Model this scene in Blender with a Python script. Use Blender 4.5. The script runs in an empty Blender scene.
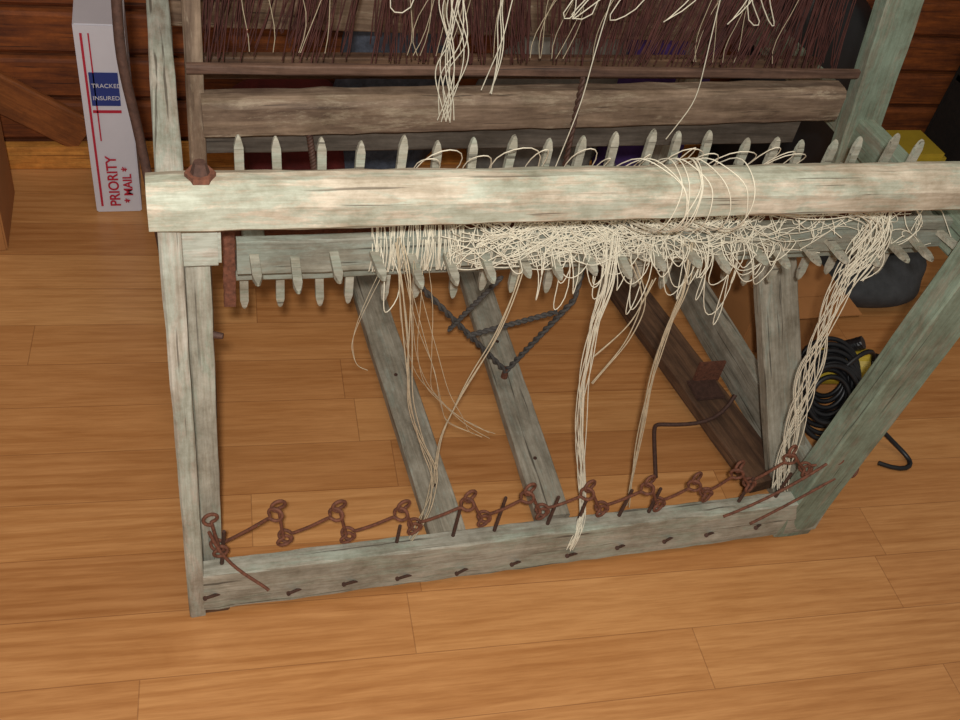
import bpy, bmesh, random, math
from mathutils import Vector, Matrix
random.seed(7)
R=random.uniform
C=bpy.context.collection
try: bpy.context.scene.view_settings.view_transform='Standard'
except Exception: pass

# ---------------------------------------------------------------- materials
def L(r,g,b):
    f=lambda c:(c/255/12.92) if c/255<=.04045 else ((c/255+.055)/1.055)**2.4
    return (f(r),f(g),f(b),1)
class NT:
    def __init__(s,name):
        s.m=bpy.data.materials.new(name); s.m.use_nodes=True
        s.t=s.m.node_tree; s.n=s.t.nodes; s.b=s.n['Principled BSDF']
    def new(s,ty,**k):
        n=s.n.new(ty)
        for a,v in k.items(): setattr(n,a,v)
        return n
    def l(s,a,b): s.t.links.new(a,b)
    def math(s,op,a,b=None):
        n=s.n.new('ShaderNodeMath'); n.operation=op
        for i,v in enumerate((a,b)):
            if v is None: continue
            if hasattr(v,'links'): s.l(v,n.inputs[i])
            else: n.inputs[i].default_value=v
        return n.outputs[0]
    def ramp(s,fac,stops):
        n=s.n.new('ShaderNodeValToRGB'); e=n.color_ramp.elements
        while len(e)<len(stops): e.new(.5)
        for i,(p,c) in enumerate(stops): e[i].position=p; e[i].color=c
        s.l(fac,n.inputs[0]); return n.outputs[0]
    def mix(s,fac,a,b,bt='MIX'):
        n=s.n.new('ShaderNodeMixRGB'); n.blend_type=bt
        for i,v in enumerate((fac,a,b)):
            if hasattr(v,'links'): s.l(v,n.inputs[i])
            else: n.inputs[i].default_value=v
        return n.outputs[0]
    def noise(s,vec,scale,detail=4,rough=.6,dist=0):
        n=s.n.new('ShaderNodeTexNoise'); n.inputs['Scale'].default_value=scale; n.inputs['Detail'].default_value=detail
        n.inputs['Roughness'].default_value=rough; n.inputs['Distortion'].default_value=dist
        s.l(vec,n.inputs['Vector']); return n.outputs['Fac']
    def mapping(s,vec,scale=(1,1,1),rot=(0,0,0),loc=(0,0,0)):
        n=s.n.new('ShaderNodeMapping'); n.inputs['Scale'].default_value=scale; n.inputs['Rotation'].default_value=rot; n.inputs['Location'].default_value=loc
        s.l(vec,n.inputs['Vector']); return n.outputs[0]
    def bump(s,h,st=.3,d=.002):
        n=s.n.new('ShaderNodeBump'); n.inputs['Strength'].default_value=st; n.inputs['Distance'].default_value=d
        s.l(h,n.inputs['Height']); s.l(n.outputs[0],s.b.inputs['Normal'])
BK=(0,0,0,1); WH=(1,1,1,1)
def wood(name,c1,c2,paint=None,amt=.5,rough=.75):
    t=NT(name); tc=t.new('ShaderNodeTexCoord'); oi=t.new('ShaderNodeObjectInfo')
    ad=t.n.new('ShaderNodeVectorMath'); ad.operation='ADD'
    mu=t.math('MULTIPLY',oi.outputs['Random'],13.0)
    t.l(tc.outputs['Object'],ad.inputs[0]); t.l(mu,ad.inputs[1]); v=ad.outputs[0]
    g=t.noise(t.mapping(v,(5,60,60)),1.0,6,.65,.6)
    col=t.mix(t.ramp(g,[(.3,BK),(.7,WH)]),c1,c2)
    if paint:
        p=t.noise(t.mapping(v,(7,34,34)),1.0,8,.8,.3)
        f=t.ramp(p,[(max(0,.60-amt*.3),BK),(min(1,.68-amt*.3),(.85,.85,.85,1))])
        col=t.mix(f,col,paint)
    st=t.noise(t.mapping(v,(11,14,14)),1.0,6,.75)
    col=t.mix(1.0,col,t.ramp(st,[(.30,(.52,.49,.44,1)),(.60,WH)]),'MULTIPLY')
    fg=t.noise(t.mapping(v,(14,220,220)),1.0,4,.7,.2)
    col=t.mix(.7,col,t.ramp(fg,[(.35,(.68,.65,.6,1)),(.58,WH)]),'MULTIPLY')
    cr=t.noise(t.mapping(v,(4,150,150)),1.0,3,.5,.2)
    col=t.mix(t.ramp(cr,[(.31,(.8,.8,.8,1)),(.36,BK)]),col,(c1[0]*.22,c1[1]*.2,c1[2]*.18,1))
    t.l(col,t.b.inputs['Base Color']); t.b.inputs['Roughness'].default_value=rough
    t.bump(g,.45,.0015); return t.m
def plain(name,c,rough=.6,metal=0,var=.25,scale=60,bump=.0):
    t=NT(name); tc=t.new('ShaderNodeTexCoord')
    n=t.noise(tc.outputs['Object'],scale,5,.7)
    col=t.mix(t.ramp(n,[(.3,BK),(.7,WH)]),(c[0]*(1-var),c[1]*(1-var),c[2]*(1-var),1),(min(1,c[0]*(1+var)),min(1,c[1]*(1+var)),min(1,c[2]*(1+var)),1))
    t.l(col,t.b.inputs['Base Color']); t.b.inputs['Roughness'].default_value=rough; t.b.inputs['Metallic'].default_value=metal
    if bump: t.bump(n,.5,bump)
    return t.m
M_green=wood('worn_green_paint',L(164,156,140),L(204,198,184),L(178,184,170),.5)
M_cream=wood('worn_cream_beam',L(180,166,144),L(220,208,188),L(182,188,170),.45)
M_rail=wood('grey_green_rail',L(146,142,128),L(192,188,172),L(168,176,160),.35)
M_dgreen=wood('darker_green_paint',L(122,126,108),L(160,158,140),L(134,152,134),.6)
M_grey=wood('grey_board',L(144,138,122),L(186,178,160),L(162,166,152),.25)
M_brown=wood('old_brown_timber',L(90,70,56),L(154,132,110),L(160,144,122),.2)
M_batten=wood('reddish_batten',L(76,52,42),L(126,96,78))
M_bar=wood('grey_brown_bar',L(64,58,50),L(112,104,94))
M_dark=wood('dark_board',L(72,50,36),L(124,92,66))
M_slat=wood('warp_beam_slat',L(120,118,106),L(162,160,144),L(146,154,142),.45)
M_peg=wood('peg_wood',L(150,146,132),L(194,190,172),L(166,172,156),.35)
M_rust=plain('rusty_iron',L(108,66,48),.8,.1,.5,150,.001)
M_rust2=plain('dark_rusty_iron',L(78,54,44),.7,.2,.4,120,.001)
M_yarn=plain('cotton_yarn',L(214,206,184),.95,0,.15,80)
M_yarnd=plain('dirty_yarn',L(180,164,136),.95,0,.25,80)
M_heddle=plain('heddle_wire',L(84,48,42),.6,.2,.5,30)
M_rope=plain('dark_cord',L(80,76,72),.85,0,.4,200)
M_blk=plain('black_plastic',L(24,24,26),.45,0,.3,20)
M_yel=plain('yellow_plastic',L(184,158,50),.45,0,.1,20)
M_card=plain('cardboard',L(166,112,62),.85,0,.08,12)
M_white=plain('white_card',L(205,202,208),.6,0,.03,12)
M_red=plain('red_print',L(178,30,52),.6,0,.05,12)
M_blue=plain('blue_print',L(34,52,120),.6,0,.05,12)
M_greycl=plain('grey_cloth',L(60,62,64),.9,0,.3,25,.004)
M_purple=plain('purple_cloth',L(70,44,104),.9,0,.25,25,.004)
M_plaid=plain('blue_plaid_cloth',L(70,76,88),.9,0,.5,45,.004)
M_redc=plain('red_cloth',L(90,24,20),.9,0,.3,25,.004)

# ---------------------------------------------------------------- mesh helpers
def empty(name,loc=(0,0,0)):
    o=bpy.data.objects.new(name,None); o.location=loc; C.objects.link(o); o.empty_display_size=.05; return o
def finish(name,bm,mat,parent=None,mw=None,smooth=False):
    me=bpy.data.meshes.new(name); bmesh.ops.recalc_face_normals(bm,faces=bm.faces[:]); bm.to_mesh(me); bm.free()
    if smooth:
        for p in me.polygons: p.use_smooth=True
    o=bpy.data.objects.new(name,me); C.objects.link(o)
    for m in (mat if isinstance(mat,(list,tuple)) else [mat]): me.materials.append(m)
    if mw is not None: o.matrix_world=mw
    if parent: o.parent=parent; o.matrix_parent_inverse=parent.matrix_world.inverted()
    return o
def frame(p0,p1,up):
    p0=Vector(p0);p1=Vector(p1); x=(p1-p0).normalized(); z=Vector(up); z=(z-x*z.dot(x)).normalized(); y=z.cross(x)
    m=Matrix((x,y,z)).transposed().to_4x4(); m.translation=(p0+p1)/2; return m,(p1-p0).length
def beam(name,p0,p1,w,t,mat,parent=None,up=(0,0,1),ch=.003,jit=.0007,seg=16,chtop=None):
    """timber along p0-p1, w = width (local y), t = thickness (local z)"""
    mw,ln=frame(p0,p1,up); bm=bmesh.new(); rings=[]
    ct=chtop if chtop else ch
    prof=[(-w/2+ch,-t/2),(w/2-ch,-t/2),(w/2,-t/2+ch),(w/2,t/2-ct),(w/2-ct*.35,t/2-ct*.3),(w/2-ct,t/2),(-w/2+ct,t/2),(-w/2+ct*.35,t/2-ct*.3),(-w/2,t/2-ct),(-w/2,-t/2+ch)]
    N=len(prof)
    for i in range(seg+1):
        x=-ln/2+ln*i/seg; k=1.0 if 0<i<seg else .97
        rings.append([bm.verts.new((x,a*k+R(-jit,jit),b*k+R(-jit,jit))) for a,b in prof])
    for i in range(seg):
        for j in range(N):
            bm.faces.new((rings[i][j],rings[i][(j+1)%N],rings[i+1][(j+1)%N],rings[i+1][j]))
    bm.faces.new(rings[0]); bm.faces.new(rings[-1])
    return finish(name,bm,mat,parent,mw)
def box(name,lo,hi,mat,parent=None,bev=.004):
    bm=bmesh.new(); bmesh.ops.create_cube(bm,size=1)
    s=[hi[i]-lo[i] for i in range(3)]; c=[(hi[i]+lo[i])/2 for i in range(3)]
    bmesh.ops.scale(bm,vec=s,verts=bm.verts)
    if bev: bmesh.ops.bevel(bm,geom=bm.edges[:],offset=bev,segments=2,affect='EDGES')
    return finish(name,bm,mat,parent,Matrix.Translation(c))
def curve(name,spl,rad,mat,parent=None,cyc=False,res=3,nurbs=True,bres=2):
    cu=bpy.data.curves.new(name,'CURVE'); cu.dimensions='3D'; cu.bevel_depth=rad; cu.bevel_resolution=bres; cu.resolution_u=res; cu.use_fill_caps=True
    for pts in spl:
        s=cu.splines.new('NURBS' if nurbs else 'POLY'); s.points.add(len(pts)-1)
        for q,p in zip(s.points,pts): q.co=(*p,1)
        if nurbs: s.order_u=min(4,len(pts)); s.use_endpoint_u=not cyc
        s.use_cyclic_u=cyc
    cu.materials.append(mat); o=bpy.data.objects.new(name,cu); C.objects.link(o)
    if parent: o.parent=parent
    return o
def cyl(name,p0,p1,r0,r1,mat,parent=None,n=16,smooth=True):
    mw,ln=frame(p0,p1,(0,0,1) if abs((Vector(p1)-Vector(p0)).normalized().z)<.9 else (0,1,0))
    bm=bmesh.new(); a=[];b=[]
    for i in range(n):
        th=2*math.pi*i/n
        a.append(bm.verts.new((-ln/2,r0*math.cos(th),r0*math.sin(th)))); b.append(bm.verts.new((ln/2,r1*math.cos(th),r1*math.sin(th))))
    for i in range(n): bm.faces.new((a[i],a[(i+1)%n],b[(i+1)%n],b[i]))
    bm.faces.new(a);bm.faces.new(b)
    return finish(name,bm,mat,parent,mw)
def blob(name,c,s,mat,parent=None,amp=.25,seed=0,flat=True,sub=4):
    rnd=random.Random(seed); bm=bmesh.new(); bmesh.ops.create_icosphere(bm,subdivisions=sub,radius=1)
    ph=[(rnd.uniform(1.5,4),rnd.uniform(1.5,4),rnd.uniform(1.5,4),rnd.uniform(0,6)) for _ in range(6)]
    for v in bm.verts:
        d=sum(math.sin(a*v.co.x+b*v.co.y+c2*v.co.z+p) for a,b,c2,p in ph)/6
        v.co*=1+amp*d
        v.co=Vector((v.co.x*s[0],v.co.y*s[1],v.co.z*s[2]))
        if flat and v.co.z<-s[2]*.75: v.co.z=-s[2]*.75
    return finish(name,bm,mat,parent,Matrix.Translation((c[0],c[1],c[2]+s[2]*.75 if flat else c[2])),True)

# ---------------------------------------------------------------- room
def floor_mat():
    t=NT('oak_floor'); tc=t.new('ShaderNodeTexCoord')
    v=t.mapping(tc.outputs['Object'],(1,1,1),(0,0,math.radians(3.8)),(0,0,0))
    sp=t.new('ShaderNodeSeparateXYZ'); t.l(v,sp.inputs[0]); u,w=sp.outputs[0],sp.outputs[1]
    r=t.math('DIVIDE',t.math('ADD',w,.0),.1195); row=t.math('FLOOR',r); fr=t.math('FRACT',r)
    wn=t.new('ShaderNodeTexWhiteNoise',noise_dimensions='1D'); t.l(row,wn.inputs['W'])
    us=t.math('ADD',t.math('DIVIDE',u,.95),t.math('MULTIPLY',wn.outputs[0],7.3)); col=t.math('FLOOR',us); fu=t.math('FRACT',us)
    cb=t.new('ShaderNodeCombineXYZ'); t.l(row,cb.inputs[0]); t.l(col,cb.inputs[1])
    w2=t.new('ShaderNodeTexWhiteNoise',noise_dimensions='2D'); t.l(cb.outputs[0],w2.inputs['Vector'])
    cc=t.new('ShaderNodeCombineXYZ'); t.l(t.math('ADD',t.math('MULTIPLY',u,2.2),t.math('MULTIPLY',w2.outputs[0],37)),cc.inputs[0]); t.l(t.math('MULTIPLY',w,16.0),cc.inputs[1]); t.l(t.math('MULTIPLY',w2.outputs[0],91),cc.inputs[2])
    g1=t.noise(cc.outputs[0],1.0,5,.6,1.3)
    g2=t.noise(t.mapping(cc.outputs[0],(5,12,1)),1.0,4,.65,.2)
    wv=t.new('ShaderNodeTexWave'); wv.bands_direction='Y'; wv.inputs['Scale'].default_value=.8; wv.inputs['Distortion'].default_value=11; wv.inputs['Detail'].default_value=3; wv.inputs['Detail Scale'].default_value=.4
    t.l(cc.outputs[0],wv.inputs['Vector'])
    base=t.ramp(w2.outputs[0],[(0,L(190,134,82)),(.5,L(200,143,88)),(1,L(212,157,100))])
    c=t.mix(.8,base,t.ramp(g1,[(.3,(.78,.70,.60,1)),(.62,WH)]),'MULTIPLY')
    wm=t.noise(t.mapping(v,(1.2,3,1)),1.0,3)
    c=t.mix(t.math('MULTIPLY',t.ramp(wm,[(.4,BK),(.6,WH)]),.55),c,t.mix(1.0,c,t.ramp(wv.outputs['Fac'],[(.1,(.74,.64,.52,1)),(.5,WH)]),'MULTIPLY'))
    c=t.mix(.6,c,t.ramp(g2,[(.35,(.75,.68,.6,1)),(.6,WH)]),'MULTIPLY')
    e1=t.math('LESS_THAN',fr,.014); e2=t.math('LESS_THAN',fu,.002)
    c=t.mix(t.math('MULTIPLY',t.math('MAXIMUM',e1,e2),.45),c,L(104,60,30))
    t.l(c,t.b.inputs['Base Color']); t.b.inputs['Roughness'].default_value=.33
    t.b.inputs['Specular IOR Level'].default_value=.45
    t.bump(g2,.05,.001); return t.m
bm=bmesh.new(); bmesh.ops.create_cube(bm,size=1); bmesh.ops.scale(bm,vec=(7,5.2,.1),verts=bm.verts)
finish('floor',bm,floor_mat(),None,Matrix.Translation((1.0,-.2,-.05)))
M_wall=wood('varnished_log_wall',L(88,38,10),L(160,86,30))
M_trim=wood('orange_trim',L(214,136,54),L(244,174,84))
M_plank=wood('brown_plank',L(120,64,24),L(170,100,44))
box('wall_back',(-2.5,2.32,0),(4.5,2.40,2.4),M_wall,None,0)
wl=empty('wall_planks')
for i in range(6):
    beam('plank_%d'%i,(-2.4,2.306,.12+i*.115),(4.4,2.306,.12+i*.115),.026,.108,M_wall,wl,ch=.012)
beam('diagonal_plank',(-.55,2.28,.32),(-.20,2.28,.09),.02,.10,M_plank,wl,ch=.006)
beam('baseboard_back',(-2.4,2.28,.033),(4.4,2.28,.033),.03,.064,M_trim)

# ---------------------------------------------------------------- loom
loom=empty('floor_loom')
beam('leg_left_outer',(-.007,.955,0),(-.007,.955,.80),.05,.026,M_green,loom,up=(1,0,0))
beam('leg_left_inner',(.022,.985,0.0),(.022,.985,.735),.035,.032,M_rail,loom,up=(1,0,0))
box('corner_block',(-.006,.945,.735),(.05,1.0,.803),M_green,loom)
beam('leg_right',(1.140,.955,0.0),(1.222,.955,.80),.05,.085,M_dgreen,loom,up=(1,0,0))
beam('bottom_rail',(-.003,.947,.065),(1.19,.947,.060),.034,.100,M_rail,loom,seg=40,jit=.0012)
box('foot_block',(.0,.935,.0),(.045,.965,.016),M_dark,loom,.002)
beam('breast_beam',(-.028,.948,.832),(1.30,.948,.834),.060,.057,M_cream,loom,chtop=.022,ch=.006,seg=40,jit=.0010)
cyl('beam_washer',(.03,.950,.859),(.03,.950,.866),.017,.017,M_rust,loom,6,False)
cyl('beam_bolt',(.03,.950,.865),(.03,.950,.879),.011,.007,M_rust2,loom,8)
beam('side_rail_left',(-.003,1.0,.760),(-.003,2.0,.760),.034,.05,M_green,loom)
beam('side_rail_right',(1.235,.99,.665),(1.235,2.0,.665),.034,.06,M_dgreen,loom)
beam('castle_post_left',(.042,1.39,0.0),(.042,1.39,1.15),.03,.026,M_brown,loom,up=(1,0,0))
beam('castle_post_right',(1.262,1.37,.50),(1.165,1.37,1.15),.035,.074,M_dgreen,loom,up=(1,0,0))
beam('floor_side_right',(1.20,.985,.06),(1.20,1.95,.06),.035,.10,M_grey,loom)
beam('floor_side_left',(.0,1.0,.06),(.0,1.95,.06),.035,.10,M_grey,loom)
beam('rear_post_left',(.0,1.97,0),(.0,1.97,.73),.05,.04,M_grey,loom,up=(1,0,0))
beam('rear_post_right',(1.21,1.97,0),(1.23,1.97,.66),.05,.04,M_grey,loom,up=(1,0,0))
beam('brace_right',(1.185,1.04,0.01),(1.065,1.28,.52),.082,.028,M_grey,loom,up=(0,-1,.3))
beam('treadle_1',(.441,1.00,.03),(.408,1.85,.03),.07,.025,M_grey,loom)
beam('treadle_2',(.650,1.02,.03),(.682,1.85,.03),.07,.025,M_grey,loom)
beam('treadle_3',(1.135,1.04,.03),(1.035,1.80,.03),.095,.03,M_dark,loom)
for i,(x,y) in enumerate(((.437,1.12),(.423,1.42),(.655,1.16),(.67,1.50),(1.12,1.12))): cyl('treadle_screw_%d'%i,(x,y,.04),(x,y,.0445),.004,.004,M_rust2,loom,8)
box('latch_plate',(1.065,1.27,.045),(1.135,1.33,.052),M_rust2,loom,.002)
box('latch_tab',(1.08,1.325,.045),(1.145,1.333,.105),M_rust,loom,.002)
curve('latch_rod',[[(.91,1.106,.008),(.93,1.17,.02),(.945,1.225,.035),(.955,1.225,.035),(1.056,1.20,.045),(1.11,1.222,.06),(1.13,1.24,.09)]],.0045,M_rust2,loom)
beam('castle_crossbar',(.05,1.37,.693),(1.160,1.37,.727),.05,.062,M_brown,loom,chtop=.014,seg=30,jit=.0015)
beam('heddle_batten',(.03,1.36,.770),(1.175,1.36,.782),.012,.016,M_batten,loom)
beam('lower_dark_bar',(.03,1.40,.636),(1.12,1.40,.652),.03,.056,M_bar,loom)
beam('rear_shaft_bar',(.05,1.50,.70),(1.19,1.50,.72),.02,.04,M_dark,loom)
beam('rear_heddle_bar',(.05,1.48,.93),(1.19,1.48,.945),.014,.03,M_brown,loom)
beam('rear_beam',(.0,1.90,.62),(1.22,1.90,.62),.07,.07,M_brown,loom)
curve('iron_strap',[[(-.052,1.30,.97),(-.052,1.30,.90),(-.058,1.30,.83),(-.046,1.30,.74),(-.040,1.30,.69),(-.030,1.28,.60),(-.02,1.27,.5)]],.007,M_rust2,loom)
beam('ratchet_arm',(.066,1.07,.565),(.066,1.07,.70),.006,.016,M_rust,loom,up=(1,0,0),ch=.001)
cyl('leg_pin',(.035,.975,.60),(.05,.97,.60),.005,.004,M_rust2,loom)

# sectional warp beam
YA,ZA=1.12,.66
def radial(a): return Vector((0,-math.cos(a),math.sin(a)))
angs=[math.radians(2),math.radians(92),math.radians(182),math.radians(272)]
for k,a in enumerate(angs):
    d=radial(a); c=Vector((0,YA,ZA))+d*.062
    beam('warp_beam_slat_%d'%k,(.075,c.y,c.z),(1.235,c.y,c.z),.055,.018,M_slat,loom,up=tuple(d),seg=30,jit=.001)
cyl('warp_beam_axle',(.0,YA,ZA),(1.25,YA,ZA),.014,.014,M_rust,loom)
for k,x in enumerate((.10,.655,1.20)):
    beam('warp_beam_spoke_%da'%k,(x,YA-.055,ZA),(x,YA+.055,ZA),.03,.03,M_slat,loom)
    beam('warp_beam_spoke_%db'%k,(x,YA,ZA-.055),(x,YA,ZA+.055),.03,.03,M_slat,loom,up=(1,0,0))
bm=bmesh.new()
for k,a in enumerate(angs):
    off=(.099,.088,.093,.086)[k]
    for i in range(22 if k!=1 else 21):
        x=off+i*.0525+R(-.004,.004); th=a+R(-.06,.06); d=radial(th); n=Vector((0,d.z,-d.y)); ln=(.140,.146,.14,.140)[k]+R(-.009,.004)
        tx=R(-.008,.008); c=Vector((x,YA,ZA)); w,h=.0060,.0042
        def ring(r,ww,hh): return [bm.verts.new(c+d*r+Vector((tx*(r/.14)+sx*ww,0,0))+n*sy*hh) for sx,sy in((-1,-1),(1,-1),(1,1),(-1,1))]
        rs=[ring(.07,w,h),ring(ln-.016,w,h),ring(ln-.004,w*.55,h*.8),ring(ln,w*.2,h*.5)]
        for q in range(3):
            for j in range(4): bm.faces.new((rs[q][j],rs[q][(j+1)%4],rs[q+1][(j+1)%4],rs[q+1][j]))
        bm.faces.new(rs[0]);bm.faces.new(rs[-1])
finish('warp_beam_pegs',bm,M_peg,loom)

# heddles
sp=[]
for i in range(820):
    y=random.choice((1.40,1.42,1.44,1.46,1.49,1.52)); x=R(.04,1.165)
    if (.12<x<.18 or .25<x<.33 or .58<x<.64) and R(0,1)<.7: continue
    tl=.04*math.sin(x*9)+R(-.025,.025)
    x2=x+tl; xm=(x+x2)/2+R(-.008,.008)
    sp.append([(x,y+R(-.01,.01),.765),(xm,y+R(-.01,.01),.86),(x2,y,.97),(x2,y,1.1)])
curve('wire_heddles',sp,.0011,M_heddle,loom,bres=0,res=2)
sp=[]
for i in range(26):
    x=random.choice((.12,.18,.4,.55,.62,.9,1.0))+R(-.06,.06); sp.append([(x,1.395,.78),(x+R(-.04,.04),1.40,.84),(x+R(-.05,.05),1.39,.88),(x+R(-.08,.08),1.40,1.0)])
curve('heddle_warp_threads',sp,.0007,M_yarnd,loom,bres=0,res=3)

# front nails, spikes and hook chain on the bottom rail
bm=bmesh.new()
def rod(bm,p0,p1,r0,r1,n=8):
    p0=Vector(p0);p1=Vector(p1); z=(p1-p0).normalized(); x=z.orthogonal().normalized(); y=z.cross(x)
    a=[bm.verts.new(p0+x*r0*math.cos(2*math.pi*i/n)+y*r0*math.sin(2*math.pi*i/n)) for i in range(n)]
    b=[bm.verts.new(p1+x*r1*math.cos(2*math.pi*i/n)+y*r1*math.sin(2*math.pi*i/n)) for i in range(n)]
    for i in range(n): bm.faces.new((a[i],a[(i+1)%n],b[(i+1)%n],b[i]))
    bm.faces.new(a);bm.faces.new(b)
for x,z in ((.018,.062),(.152,.046),(.246,.046),(.343,.043),(.447,.040),(.547,.040),(.657,.042),(.751,.048),(.849,.053),(.938,.051),(1.039,.058)):
    p=Vector((x+.012,.933,z-.004)); q=Vector((x-.014+R(-.004,.004),.918,z+.010+R(-.004,.004)))
    rod(bm,p,q,.0030,.0028); d=(q-p).normalized(); rod(bm,q,q+d*.002,.0042,.0042)
for x,h in ((.035,.19),(.325,.15),(.425,.195),(.50,.195),(.60,.18),(.66,.165),(.74,.175),(.80,.17),(.99,.17),(1.07,.17)):
    rod(bm,(x,.953,.10),(x+R(-.003,.003)+.004,.953,h+.01),.0036,.003)
finish('rail_nails',bm,M_rust2,loom)
A=[(.121,.257),(.216,.240),(.323,.221),(.435,.227),(.540,.228),(.652,.218),(.768,.213),(.863,.206),(.942,.227),(1.041,.254),(1.148,.239)]
B=[(.134,.163),(.237,.150),(.350,.153),(.473,.152),(.580,.152),(.697,.139),(.812,.133),(.906,.146),(.992,.161),(1.102,.188),(1.219,.169)]
rods=[]
def hookwire(p,q,y0,y1,r=.0112):
    """iron wire from p to q with an eye bent at each end"""
    a=Vector((p[0],y0,p[1])); b=Vector((q[0],y1,q[1])); d=(b-a).normalized()
    n=Vector((0,-.85,.5)).cross(d).normalized(); o=[]
    for i in range(11):
        t=math.radians(350-i*36); v=a+(d*math.cos(t)+n*math.sin(t))*r; v.y+=.006*(i/10-.5); o.append(tuple(v))
    a2=a+d*r*1.2; b2=b-d*r*1.2
    for i in range(5):
        f=i/4; v=a2.lerp(b2,f); v.z-=.003*math.sin(math.pi*f); o.append(tuple(v))
    for i in range(11):
        t=math.radians(180+i*36); v=b+(d*math.cos(t)+n*math.sin(t))*r; v.y+=.006*(i/10-.5); o.append(tuple(v))
    return o
prevB=(.030,.160)
rods.append(hookwire((.021,.250),(.034,.165),.942,.94))
rods.append([(.018,.94,.22),(.03,.93,.18),(.06,.92,.13),(.10,.905,.105),(.105,.90,.10)])
for a,b in zip(A,B):
    rods.append(hookwire(prevB,(a[0]-.003,a[1]-.008),.956,.938)); rods.append(hookwire((a[0]+.002,a[1]+.003),b,.946,.948)); prevB=(b[0]+.003,b[1]+.001)
rods.append([(.94,.92,.115),(1.00,.915,.15),(1.08,.92,.20),(1.15,.94,.24)])
rods.append([(1.0,.91,.095),(1.08,.92,.13),(1.16,.93,.18)])
curve('hook_chain',rods,.0028,M_rust,loom,res=3)

# twisted cords tying the treadles
def twist(p0,p1,r=.006,turn=14,sag=.0):
    p0=Vector(p0);p1=Vector(p1); z=(p1-p0).normalized(); x=z.orthogonal().normalized(); y=z.cross(x); o=[]
    for ph in (0,math.pi):
        pts=[]
        for i in range(turn*4+1):
            f=i/(turn*4); t=ph+f*turn*2*math.pi*.5
            c=p0.lerp(p1,f); c.z-=sag*math.sin(math.pi*f); pts.append(tuple(c+(x*math.cos(t)+y*math.sin(t))*r*.6))
        o.append(pts)
    return o
tw=twist((.655,1.39,.06),(.42,1.33,.36),sag=.0)+twist((.655,1.39,.06),(.735,1.33,.31))+twist((.54,1.36,.2),(.71,1.34,.27),.005)+twist((.50,1.36,.22),(.56,1.30,.40),.004)+twist((.42,1.33,.36),(.40,1.32,.6),.004)+twist((.735,1.33,.31),(.75,1.36,.6),.004)
curve('treadle_cords',tw,.0033,M_rope,loom,res=2)
cyl('treadle_eye',(.655,1.39,.035),(.655,1.39,.07),.008,.006,M_rust,loom)
curve('hanging_chains',twist((.21,1.36,.67),(.22,1.34,.60),.005)+twist((.64,1.335,.78),(.645,1.33,.60),.004),.003,M_rust2,loom,res=2)

# ---------------------------------------------------------------- yarn
yarn=empty('tangled_warp_yarn')
def arc(x,a,r): return (x,YA-r*math.cos(a),ZA+r*math.sin(a))
sp=[]
for i in range(300):
    x=random.gauss(.58,.09) if R(0,1)<.55 else R(.42,1.12); pts=[]
    cx=x; a=R(.1,1.2); vx=R(-.03,.03)
    for k in range(random.randint(4,13)):
        vx=vx*.6+R(-.03,.03); cx+=vx; cx=max(.36,min(1.16,cx)); a=min(1.45,max(-.1,a+R(-.35,.35))); pts.append(arc(cx,a,.078+R(0,.028)))
    sp.append(pts)
for i in range(80):
    x=random.choice((.27,.30,.335,.37,.42,.48))+R(-.018,.018)
    sp.append([arc(x+R(-.004,.004)+k*R(-.003,.003),-.35+.42*k,.074+R(0,.005)) for k in range(6)])
for i in range(40):
    x=R(.45,.95); s=R(-.05,.06); sp.append([arc(x+k*s,.55+.35*math.sin(k*R(.4,1.2)+i)+R(-.1,.1),.085+R(0,.02)) for k in range(7)])
sp=[[(max(.25,min(1.2,p[0])),p[1],p[2]) for p in s] for s in sp]
curve('tangle',sp,.0008,M_yarn,yarn,bres=1)
sp=[]
for i in range(44):
    x=random.gauss(.62,.14); w=R(-.03,.08); z=.66-abs(random.gauss(0,.055))
    sp.append([arc(x,.3,.085),(x+R(-.02,.02),1.01,.67),(x+w*.2+R(-.01,.01),1.0+R(-.015,.015),z+.02),(x+w*.6,1.0,z+R(-.02,.01)),(x+w*1.1+R(-.01,.02),1.01,z+.05),arc(x+w,.1,.085)])
for i in range(11):
    x=random.choice((.585,.60,.61,.64,.66,.72))+R(-.018,.018); w=R(-.05,.07)
    sp.append([arc(x,1.2,.1),(x-.01,1.03,.80),(x,.985,.867),(x+w*.3,.950,.867),(x+w*.6+R(-.01,.01),.918,.860),(x+w*.8,.910,.83),(x+w+R(-.01,.01),.914,.79),(x+w,.96,.75),arc(x+w,.6,.09)])
for i in range(16):
    x=R(.30,.9); w=R(-.06,.06); sp.append([arc(x,1.4,.08),(x,1.06,.80+R(0,.03)),(x+w,1.04,.82+R(0,.03)),(x+w*1.5,1.08,.79),arc(x+w,1.4,.08)])
curve('loose_loops',sp,.0008,M_yarn,yarn,bres=1)
def bundle(path,n,spread,end=.3,wob=.5):
    P=[Vector(p) for p in path]; Q=[]
    for i in range(len(P)-1): Q+= [P[i],P[i].lerp(P[i+1],.5)]
    Q.append(P[-1]); o=[]; N=len(Q)
    for i in range(n):
        dx,dy=R(-spread,spread),R(-spread,spread); pts=[]; ph=R(0,6); fq=R(.5,1.1)
        for k,p in enumerate(Q):
            f=1-(1-end)*k/(N-1)
            pts.append((p.x+dx*f+wob*spread*math.sin(ph+k*fq)+R(-.2,.2)*spread,p.y+dy*f+wob*spread*.6*math.cos(ph+k*fq*1.2),p.z+R(-.003,.003)))
        o.append(pts)
    return o
s1=bundle([(.285,1.03,.70),(.292,1.0,.66),(.305,1.0,.55),(.322,1.0,.42),(.355,1.0,.32),(.385,.99,.25),(.375,.97,.17),(.345,.95,.10)],5,.009)
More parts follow.
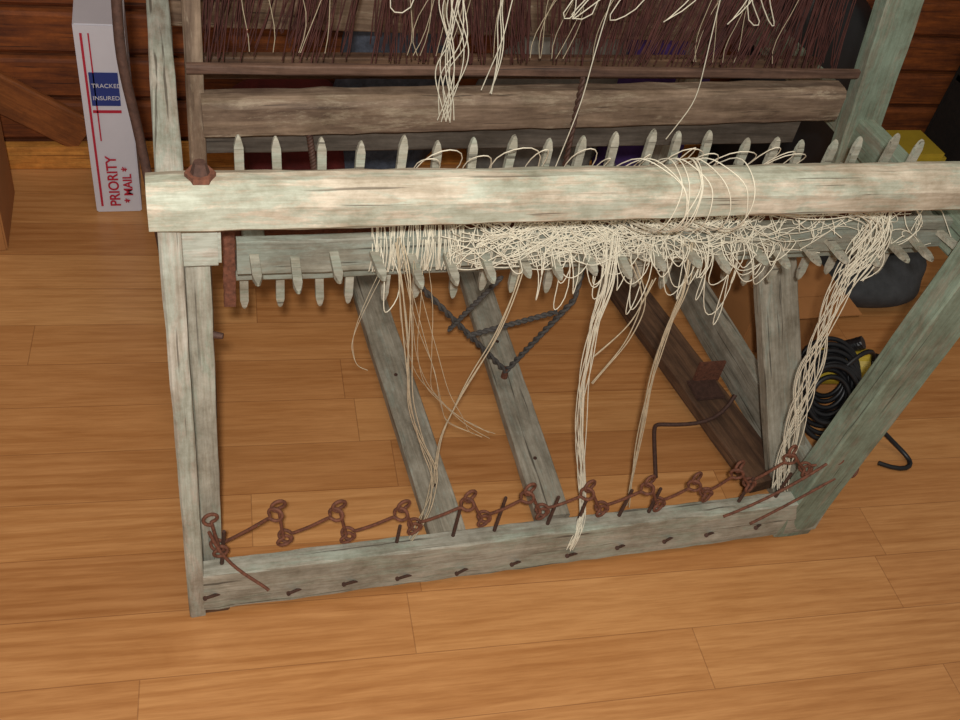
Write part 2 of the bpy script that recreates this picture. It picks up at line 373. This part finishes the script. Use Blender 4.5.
s1+=bundle([(.47,1.02,.66),(.455,1.0,.62),(.44,1.0,.53),(.41,1.0,.43),(.385,1.0,.32),(.385,.99,.22)],3,.004)
s1+=bundle([(.735,1.03,.68),(.733,1.0,.62),(.728,1.0,.52),(.738,1.0,.39),(.75,.99,.25),(.757,.96,.13)],6,.006)
s1+=bundle([(.64,1.02,.66),(.67,1.0,.60),(.66,1.0,.50),(.63,1.0,.42)],2,.006)
s1+=bundle([(.685,1.02,.62),(.66,1.0,.55),(.61,1.0,.48)],2,.004)
curve('dangling_strands',s1,.0010,M_yarnd,yarn,bres=1)
sf=bundle([(.30,1.02,.68),(.32,1.0,.55),(.35,1.0,.44),(.40,1.0,.36),(.44,1.0,.33)],7,.016,1.2,.9)
sf+=bundle([(.27,1.02,.66),(.23,1.0,.55),(.235,1.0,.50),(.25,1.0,.49)],2,.01)
curve('stray_threads',sf,.0005,M_yarnd,yarn,bres=0)
s2=bundle([(.60,1.03,.70),(.60,1.0,.64),(.596,1.0,.55),(.612,1.0,.42),(.635,1.0,.30),(.655,.98,.2),(.668,.955,.125),(.652,.926,.112),(.64,.920,.075)],13,.008,.25)
s2+=bundle([(1.04,1.03,.74),(1.03,1.01,.70),(1.01,1.0,.64),(1.02,1.0,.52),(1.035,1.0,.42),(1.053,.99,.32),(1.065,.98,.22),(1.075,.96,.125)],17,.015,.3,.8)
s2+=bundle([(.80,1.03,.74),(.88,1.02,.73),(.97,1.02,.74),(1.04,1.01,.72),(1.05,1.0,.66),(1.02,1.0,.62)],12,.016,.8,.8)
curve('hanging_bundles',s2,.0009,M_yarn,yarn,bres=1)
s3=bundle([(.41,1.33,1.0),(.405,1.33,.90),(.42,1.32,.84),(.41,1.32,.78),(.415,1.32,.71)],11,.015,.5,.8)
s3+=bundle([(.49,1.33,1.0),(.485,1.33,.90),(.49,1.32,.84),(.475,1.32,.76)],4,.010,.4,.8)
s3+=bundle([(.83,1.33,1.0),(.84,1.33,.85),(.85,1.33,.74),(.82,1.33,.67)],1,.004)
s3+=bundle([(.66,1.33,1.0),(.65,1.33,.85),(.64,1.32,.74),(.61,1.3,.62)],1,.004)
for i in range(9):
    x=R(.15,1.0); s3.append([(x,1.34,1.0),(x+R(-.06,.06),1.33,.93),(x+R(-.1,.1),1.33,.86),(x+R(-.1,.1),1.33,.88),(x+R(-.05,.1),1.34,1.0)])
curve('upper_threads',s3,.0009,M_yarn,yarn,bres=1)

# ---------------------------------------------------------------- things around the loom
mb=empty('shipping_box')
box('carton',(-.178,2.08,0),(-.075,2.22,.48),M_white,mb,.003)
for n,x0,x1,z0,z1,m in (('red_stripe_1',-.166,-.161,.02,.46,M_red),('red_stripe_2',-.150,-.147,.20,.46,M_red),('label_blue',-.158,-.098,.29,.37,M_blue),('label_line',-.158,-.098,.272,.278,M_red)):
    box(n,(x0,2.0775,z0),(x1,2.081,z1),m,mb,0)
def text(name,body,x,z,size,mat,horiz=False,bold=.0):
    cu=bpy.data.curves.new(name,'FONT'); cu.body=body; cu.size=size; cu.extrude=.0004; cu.offset=bold; cu.materials.append(mat); cu.align_x='LEFT'
    o=bpy.data.objects.new(name,cu); C.objects.link(o)
    m=(Matrix(((1,0,0),(0,0,-1),(0,1,0))) if horiz else Matrix(((0,-1,0),(0,0,-1),(1,0,0)))).to_4x4(); m.translation=(x,2.0765,z); o.matrix_world=m; o.parent=mb; return o
text('print_1','PRIORITY',-.122,.02,.033,M_red,bold=.0006); text('print_2','* MAIL *',-.092,.03,.028,M_red,bold=.0006)
text('print_3','TRACKED',-.155,.335,.014,M_white,True); text('print_4','INSURED',-.155,.305,.014,M_white,True)

cb=empty('cardboard_box')
box('carton',(1.27,1.45,0),(1.50,1.70,.17),M_card,cb,.003)
box('flap_2',(1.27,1.38,.168),(1.50,1.45,.172),M_card,cb,.001)
box('cardboard_carton',(-.75,1.94,0),(-.365,2.17,.29),M_card,None,.004)

sd=empty('corded_power_tool')
cyl('body',(1.42,1.34,.055),(1.50,1.28,.10),.045,.040,M_yel,sd,20)
cyl('nose',(1.50,1.28,.10),(1.53,1.26,.115),.034,.022,M_blk,sd,18)
cyl('cap',(1.385,1.365,.045),(1.42,1.34,.055),.038,.045,M_blk,sd,18)
beam('handle',(1.43,1.34,.10),(1.47,1.31,.15),.03,.03,M_blk,sd,ch=.01)
sp=[]; pts=[]
for i in range(15*16):
    t=2*math.pi*i/16; r=.070+.022*math.sin(i*.137); k=i/16
    c=Vector((1.345+.002*k,1.19+.006*k,.094)); ax=Vector((.95,-.25,.0)).normalized(); up=Vector((.12,.55,.85)).normalized()
    pts.append(tuple(c+ax*r*.85*math.cos(t)+up*r*math.sin(t)))
sp.append(pts)
sp.append([pts[0],(1.46,1.14,.05),(1.51,1.11,.012),(1.53,1.06,.006),(1.48,1.05,.006),(1.44,1.08,.006)])
sp.append([(1.38,1.24,.15),(1.42,1.25,.20),(1.46,1.26,.18),(1.49,1.28,.12)])
curve('cord_coil',sp,.0055,M_blk,sd)

tb=empty('tool_bag')
blob('bag',(1.72,1.66,0),(.19,.12,.08),M_greycl,tb,.2,3)
curve('bag_handle',[[(1.60,1.66,.10),(1.64,1.62,.16),(1.78,1.62,.17),(1.84,1.66,.10)]],.008,M_blk,tb)
tc=empty('yellow_tool_case')
box('base',(1.94,2.02,0),(2.23,2.2,.11),M_blk,tc,.015)
box('lid',(2.05,2.03,.111),(2.21,2.19,.17),M_yel,tc,.015)
cyl('case_handle',(2.08,2.01,.13),(2.18,2.01,.13),.012,.012,M_blk,tc)
box('case_latch',(1.97,2.01,.05),(2.01,2.02,.09),M_white,tc,.003)
sh=empty('storage_shelf')
M_shelf=wood('dark_shelf',L(20,16,14),L(36,28,22))
for i,z in enumerate((.0,.30,.60)): box('board_%d'%i,(2.30,1.98,z),(3.1,2.25,z+.02),M_shelf,sh,.002)
for i,x in enumerate((2.30,3.08)): box('side_%d'%i,(x,1.98,0),(x+.02,2.25,.8),M_shelf,sh,.002)
box('back',(2.30,2.25,0),(3.10,2.262,.8),M_shelf,sh,.002)
for i in range(7): box('shelf_item_%d'%i,(2.34+i*.10,2.04,.021 if i%2 else .32),(2.42+i*.10,2.22,.16+.03*(i%3) if i%2 else .5),M_blk if i%3 else M_greycl,sh,.006)
bb=empty('black_duffel_bag')
blob('bag',(1.66,2.12,0),(.22,.12,.36),M_blk,bb,.15,5)
curve('strap',[[(1.54,2.03,.4),(1.58,1.98,.3),(1.71,1.98,.3),(1.76,2.03,.42)]],.01,M_greycl,bb)
cl=empty('pile_of_cloth')
blob('red_cloth',(.30,2.15,0),(.16,.1,.20),M_redc,cl,.35,11)
blob('plaid_cloth',(.52,2.15,0),(.15,.1,.34),M_plaid,cl,.35,12)
blob('purple_cloth',(1.24,2.14,0),(.14,.1,.36),M_purple,cl,.35,13)
blob('white_cloth',(.95,2.15,0),(.2,.1,.30),plain('pale_cloth',L(120,116,108),.9,0,.3,20),cl,.4,14)

# ---------------------------------------------------------------- lights & camera
w=bpy.data.worlds.new('world'); bpy.context.scene.world=w; w.use_nodes=True
w.node_tree.nodes['Background'].inputs[0].default_value=(1,.93,.84,1); w.node_tree.nodes['Background'].inputs[1].default_value=.22
def light(ty,name,loc,e,col,**k):
    l=bpy.data.lights.new(name,ty); l.energy=e; l.color=col
    for a,v in k.items(): setattr(l,a,v)
    o=bpy.data.objects.new(name,l); o.location=loc; C.objects.link(o); return o
light('POINT','camera_flash',(-.03,-.08,1.63),95,(1,.985,.96),shadow_soft_size=.02)
o=light('AREA','overhead_ambient_fill',(.6,.6,2.7),13,(1,.87,.7),size=1.2)  # added overhead fill for soft warm ambient light, not an actual fixture
cam=bpy.data.cameras.new('camera'); cam.lens=36.86; cam.sensor_width=36; cam.clip_start=.02
co=bpy.data.objects.new('camera',cam); C.objects.link(co)
co.matrix_world=Matrix(((.9555,.0672,-.2872,0),(-.2507,.6937,-.6752,0),(.1543,.7168,.6801,1.5),(0,0,0,1)))
bpy.context.scene.camera=co
